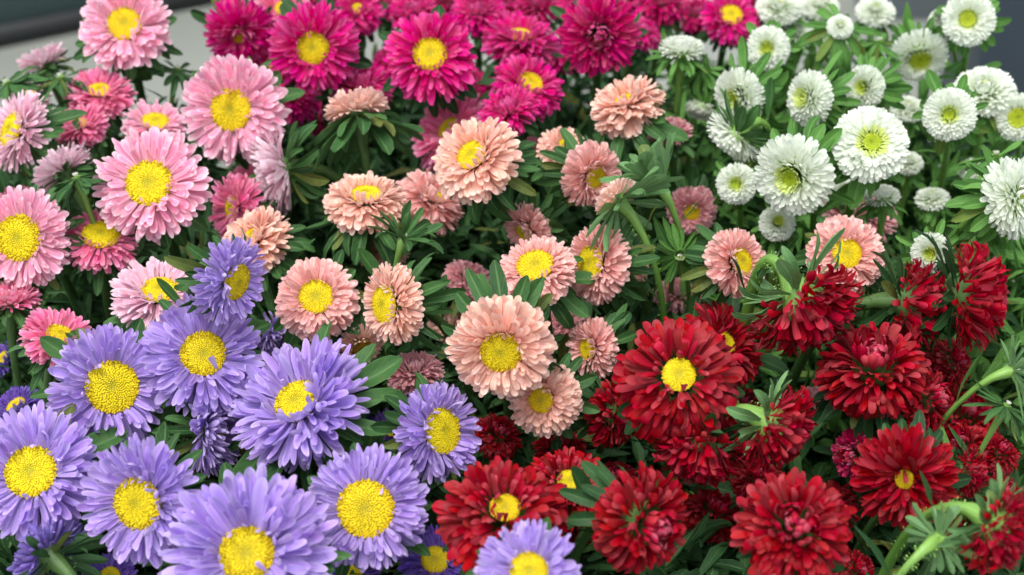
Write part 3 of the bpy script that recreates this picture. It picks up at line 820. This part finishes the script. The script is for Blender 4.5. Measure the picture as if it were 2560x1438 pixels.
fl(2490, 385, 32, 60, 90, .0, 'whitec', 'fresh green shoot above the big cut off white aster', bl=3.0, nb=26, bleaf='fresh', bud=1)
fl(2465, 560, 32, 60, 90, .0, 'whitec', 'fresh green shoot below the big cut off white aster', bl=2.8, nb=26, bleaf='fresh', bud=1)
fl(1010, 590, 30, 60, 70, -.02, 'whitec', 'green shoot pointing up between peach and salmon asters', bl=2.6, nb=22, bleaf='mid', bud=1, bel=35)
fl(2520, 1010, 32, 70, 60, -.02, 'whitec', 'narrow leaved green shoot at the picture edge among dark reds', bl=3.0, nb=26, bleaf='mid', bud=1, bkind='thin')
fl(1650, 462, 38, 84, 122, -.03, 'whitec', 'closed green bud with leaves folded upward on a hairy stem', bl=2.7, nb=30, bleaf='pale', stem='pale', bud=1, bel=60, bkind='spoon')
fl(1700, 640, 40, 25, 270, -.0, 'whitec', 'green bud with narrow leaves spread in a rosette', bl=1.9, nb=26, bleaf='fresh', bud=1, bkind='thin')
fl(2540, 925, 40, 78, 15, -.03, 'whitec', 'green bud on a leaning pale stem at the picture edge', bl=2.4, nb=24, bleaf='pale', stem='pale', bud=1, bkind='thin', bel=20)
fl(2355, 1345, 60, 128, 20, -.04, 'redc', 'nodding bloom showing only its pale green leafy back', bl=1.45, nb=26, bleaf='pale', stem='pale', bud=1, bkind='spoon', bel=20)

BIG = 84           # photo radius from which every petal is an object of its own
rotz = lambda a: Matrix.Rotation(a, 4, 'Z')
rotx = lambda a: Matrix.Rotation(a, 4, 'X')
roty = lambda a: Matrix.Rotation(a, 4, 'Y')
trans = Matrix.Translation
HEAD_POS = []

def blade_matrix(phi, base_r, base_z, elev, length, wscale, roll, yaw):
    return rotz(phi) @ trans((0, base_r, base_z)) @ rotz(yaw) @ rotx(elev) @ roty(roll) @ Matrix.Diagonal((length * wscale, length, length, 1))

def make_flower(x, y, rad, tilt, way, dz, kind, label, o, idx):
    r = random.Random(1000 + idx * 17)
    head, cols, disc, leaf, stem = KINDS[kind]
    H = HEADS[head]
    z = depth_at(y) + dz
    pos = at(x, y, z)
    Rm = rad / FX * z * (1.22 if tilt >= 60 and GROUP[kind] == 'red asters' and not o.get('bud') else 1.05)
    if 26 <= tilt < 72:                                     # the head's own thickness rounds its outline: lean it further
        tilt = min(78, tilt + 10)
    t, d = R(tilt), R(way)
    n = CAM_R @ Vector((math.sin(t) * math.cos(d), math.sin(t) * math.sin(d), math.cos(t)))
    n.normalize()
    HEAD_POS.append((pos, Rm, n))
    q = n.to_track_quat('Z', 'Y').to_matrix().to_4x4()
    HM = q @ rotz(r.uniform(0, 6.28)) @ Matrix.Diagonal((Rm, Rm, Rm, 1))

    # stem: leaves the back of the head, bends down, runs to the ground
    rows0 = H['rows']
    p0 = pos - n * ((0.08 - rows0[0][1]) * Rm)
    base = Vector((pos.x * 0.86 + r.uniform(-.02, .02), pos.y + 0.05 + 0.06 * r.random(), 0.0))
    lean = -n
    if o.get('hook'):
        p1 = p0 + lean * 0.035 + Vector((0, 0, 0.018))
        p2 = p0 + lean * 0.040 + Vector((0, 0.02, -0.06))
    else:
        p1 = p0 + lean * (0.030 + 0.5 * Rm)
        p2 = p1 + Vector((lean.x * .02, 0.02, -0.09))
    root = bpy.data.objects.new('aster', None)
    C.objects.link(root)
    root.empty_display_size = 0.01
    root.location = base
    root['label'] = label
    root['category'] = 'flower bud' if o.get('bud') and kind == 'whitec' else 'aster'
    root['group'] = GROUP[kind] if not o.get('bud') else 'green buds and backs'
    LM = trans(pos - base) @ HM                              # head space -> root space
    # green cup under the head
    sr = 0.075 * Rm + 0.00075
    pts = bez(p0, p1, p2, p2.lerp(base, 0.35), 12) 
    pts += [p2.lerp(base, k) for k in (0.6, 0.8, 1.0)]
    cz = -rows0[0][1]
    cup = [pos - n * (0.06 * Rm), pos - n * (cz * 0.8 * Rm)]
    crad = [0.40 * Rm, 0.34 * Rm] if not o.get('bud') else [0.36 * Rm, 0.22 * Rm]
    allp = cup + pts
    rr_ = crad + [sr * (2.3 if i == 0 else 1.45 if i == 1 else 1.1 if i == 2 else 1.0) for i in range(len(pts))]
    near = dz < 0.04
    st = link('stem', tube_mesh([p - base for p in allp], rr_, STEM[o.get('stem', stem)], hairs=260 if near and rad > 50 else 0, r=r), root)
    if disc is not None and not o.get('bud'):
        dr = o.get('disc', H['disc']) * 0.90 * r.uniform(.95, 1.05)
        dk = dr * (1.10 if disc == 'green' else 1.04)
        link('disc', get_disc(disc, r.randrange(7)), root, LM @ rotz(r.uniform(0, 6)) @ trans((0, 0, 0.025)) @ Matrix.Diagonal((dk, dk, dk, 1)))
    else:
        dr = H['disc']
    # petals
    rows = H['rows']
    grow = dr - H['disc']
    single = rad >= BIG
    M, V, S, Y = [], [], [], []
    if o.get('bud'):
        rows = rows[-3:]
    el_shift, l_var = r.gauss(0, 3.5), r.gauss(1, .04)
    if 64 <= tilt <= 116 and not o.get('bud'):              # blooms caught in profile are half open: their petals sweep forward
        el_shift += 40 if GROUP[kind] == 'red asters' else 24
    lop = r.uniform(0, 6.28)
    gap_phi, gap_w = r.uniform(0, 6.28), r.uniform(.2, .5)
    for ri, (br, bz, el, L, cnt, slot, jit) in enumerate(rows):
        b2 = max(0.03, br + grow * (0.9 if br <= H['disc'] + .1 else 0.5))
        L2 = L - (b2 - br) * 0.9
        if o.get('open'):
            el = el * 0.55
        L2 *= l_var
        off = r.uniform(0, 6.28)
        cnt2 = int(cnt * r.uniform(.92, 1.06))
        tidy = H.get('tidy', 1.0)
        w3, w5 = r.uniform(0, 6.28), r.uniform(0, 6.28)
        for k in range(cnt2):
            phi = off + 2 * math.pi * (k + r.gauss(0, .20 * jit)) / cnt2
            if r.random() < 0.025:
                continue                                    # a petal lost here and there
            phi += tidy * (0.07 * math.sin(3 * phi + w3) + 0.05 * math.sin(7 * phi + w5))
            e = el + el_shift + r.gauss(0, 6.0 * jit) + 7 * tidy * math.cos(phi - lop) + 5 * tidy * math.sin(5 * phi + w3)
            if r.random() < 0.03 * tidy:
                e += r.gauss(0, 28)                         # and one bent out of line
            ll = L2 * r.gauss(1, .06 * jit) * (1 - 0.10 * math.exp(-((phi - gap_phi) % 6.28) ** 2 / gap_w))
            M.append(blade_matrix(phi, b2, bz + r.gauss(0, .012), R(e), max(.08, ll), r.gauss(1.0, .12) * (0.66 / max(L2, .3)) ** 0.35, r.gauss(0, .22 * jit), r.gauss(0, .10 * jit)))
            V.append(r.randrange(NVAR))
            S.append(min(slot % 10, len(cols) - 1))
            Y.append(('claw' if head == 'mumclosed' else 'thinclaw') if slot >= 10 else H['style'])
    if single:
        for m, v, s, style in zip(M, V, S, Y):
            link('petal', petal_mesh(style, v, cols[s]), root, LM @ m)
    elif M:
        cos, uvs, qs, pc, mi = [], [], [], [], []
        o0 = 0
        for m, v, s, style in zip(M, V, S, Y):
            co, uv, qd = SHAPES[style][v]
            mm = np.array(m)
            cos.append(co @ mm[:3, :3].T + mm[:3, 3])
            uvs.append(uv)
            qs.append(qd + o0)
            o0 += len(co)
            pc.append(np.full(len(co), r.random()))
            mi.append(np.full(len(qd), s))
        po = link('petals', build_mesh('petals', np.concatenate(cos), np.concatenate(qs), np.concatenate(uvs), [PET[c] for c in cols], {'piece': np.concatenate(pc)}, mat_idx=np.concatenate(mi)), root, LM)
        po['kind'] = 'stuff'
    # ring of leafy bracts under the petals
    nb = o.get('nb', r.randint(20, 26))
    bl = o.get('bl', {'salmon asters': 1.12, 'red asters': .92}.get(GROUP[kind], 1.02))
    b_el = o.get('bel', rows[0][2] + ((34 if GROUP[kind] == 'red asters' else 12) if 64 <= tilt <= 116 else 4) if not o.get('bud') else -8)
    b_z = rows[0][1] - 0.03 if not o.get('bud') else -.16
    bl = bl * .93 / max(.78, math.cos(R(b_el)))
    bm = o.get('bleaf', leaf)
    bk = o.get('bkind', 'bract')
    for k in range(nb):
        phi = 2 * math.pi * (k + r.gauss(0, .25)) / nb * (1 if k % 2 else 1.0)
        inner = k % 2
        e = b_el + (-2 if inner else -13) + r.gauss(0, 8)
        L = bl * (0.92 if inner else 1.06) * r.gauss(1, .12)
        m = blade_matrix(phi, .16, b_z - .05 * (1 - inner), R(e), L, r.gauss(1, .12), r.gauss(0, .2), r.gauss(0, .12))
        link('bract', leaf_mesh(bk, r.randrange(8), bm), root, LM @ m)
    # leaves up the stem
    nl = r.randint(5, 8)
    for k in range(nl):
        f = 0.17 + 0.55 * (k + r.random() * .8) / nl
        i = min(int(f * (len(pts) - 1)), len(pts) - 2)
        p = pts[i]
        tg = (pts[i] - pts[i + 1]).normalized()
        sq = tg.to_track_quat('Z', 'Y').to_matrix().to_4x4()
        L = r.uniform(.018, .031)
        m = trans(p - base) @ sq @ rotz(k * 2.4 + r.gauss(0, .4)) @ trans((0, sr * .8, 0)) @ rotx(R(r.gauss(38, 16))) @ roty(r.gauss(0, .25)) @ Matrix.Diagonal((L * r.gauss(1, .15), L, L, 1))
        link('leaf', leaf_mesh(r.choice(['lance', 'lance', 'oval']), r.randrange(10), bm if bm != 'pale' else leaf), root, m)
    return root

for i, (x, y, rad, tilt, way, dz, kind, label, o) in enumerate(F):
    make_flower(x, y, rad, tilt, way, dz, kind, label, o, i)

# ------------------------------------------------------------------ leafy growth filling the bunches below the blooms
def make_foliage():
    r = random.Random(99)
    n = 90000
    g = np.random.default_rng(5)
    P = np.array([tuple(p) for p, _, _ in HEAD_POS])
    wx, wy = g.uniform(-.36, .42, n), g.uniform(.50, 1.30, n)
    d2 = (wx[:, None] - P[None, :, 0]) ** 2 + (wy[:, None] - P[None, :, 1]) ** 2
    w = 1.0 / (d2 + 0.0004) ** 2
    h = (w * P[None, :, 2]).sum(1) / w.sum(1)               # height of the blooms above that spot
    ok = np.nonzero(d2.min(1) < 0.055 ** 2)[0]
    cos, uvs, qs, pc, mi = [], [], [], [], []
    o0 = 0
    names = ['deep', 'mid', 'fresh']
    for i in ok:
        zz = h[i] - 0.068 - 0.20 * r.random()
        L = r.uniform(.018, .034)
        co, uv, qd = FILLSHAPES[r.randrange(len(FILLSHAPES))]
        m = rotz(r.uniform(0, 6.28)) @ rotx(R(r.gauss(25, 28))) @ roty(r.gauss(0, .4))
        mm = np.array(m) * L
        cos.append(co @ mm[:3, :3].T + (wx[i], wy[i], zz)); uvs.append(uv); qs.append(qd + o0)
        o0 += len(co)
        pc.append(np.full(len(co), r.random()))
        white = wx[i] > 0.10 and wy[i] > 0.80
        mi.append(np.full(len(qd), 2 if white and r.random() < .6 else r.choice([0, 0, 0, 1])))  # mostly deep leaves, so shade below the blooms is partly in their colour
    me = build_mesh('foliage', np.concatenate(cos), np.concatenate(qs), np.concatenate(uvs), [LEAF[k] for k in names], {'piece': np.concatenate(pc)}, mat_idx=np.concatenate(mi))
    ob = link('foliage', me)
    ob['kind'] = 'stuff'
    ob['label'] = 'dark tangle of aster leaves beneath the blooms'
    print('FOLIAGE leaves', len(ok), 'tris', o0)
make_foliage()

# ------------------------------------------------------------------ what stands behind the bunches
# pale paving runs back to a slate wall with a black foot, set askew
a, b = at(-60, 131, 2.25), at(560, 72, 2.40)
a.z = b.z = 0
dirv = (b - a)
ang = math.atan2(dirv.y, dirv.x)
w = structure('backdrop', box_mesh('backdrop', -0.4, 0.62, 0, 0.2, 0.028, 1.2, slate), loc=tuple(a), rz=ang)  # generic slab put in for an unidentified car-like dark shape
sk = link('black_strip', box_mesh('black_strip', -0.4, 0.62, -0.004, 0.2, 0.0, 0.028, black), w)  # plain black strip along the slab's lower edge

# a pale grey panel and a navy one stand behind the white asters
def panel(px0, px1, dist, name, mat, h):
    p, q = at(px0, 110, dist), at(px1, 110, dist)
    return structure(name, box_mesh(name, p.x, q.x, p.y, p.y + 0.15, 0, h, mat))
panel(2150, 2452, 2.35, 'backdrop', greypaint, 1.1)
panel(2455, 2900, 1.93, 'backdrop', navy, 1.1)
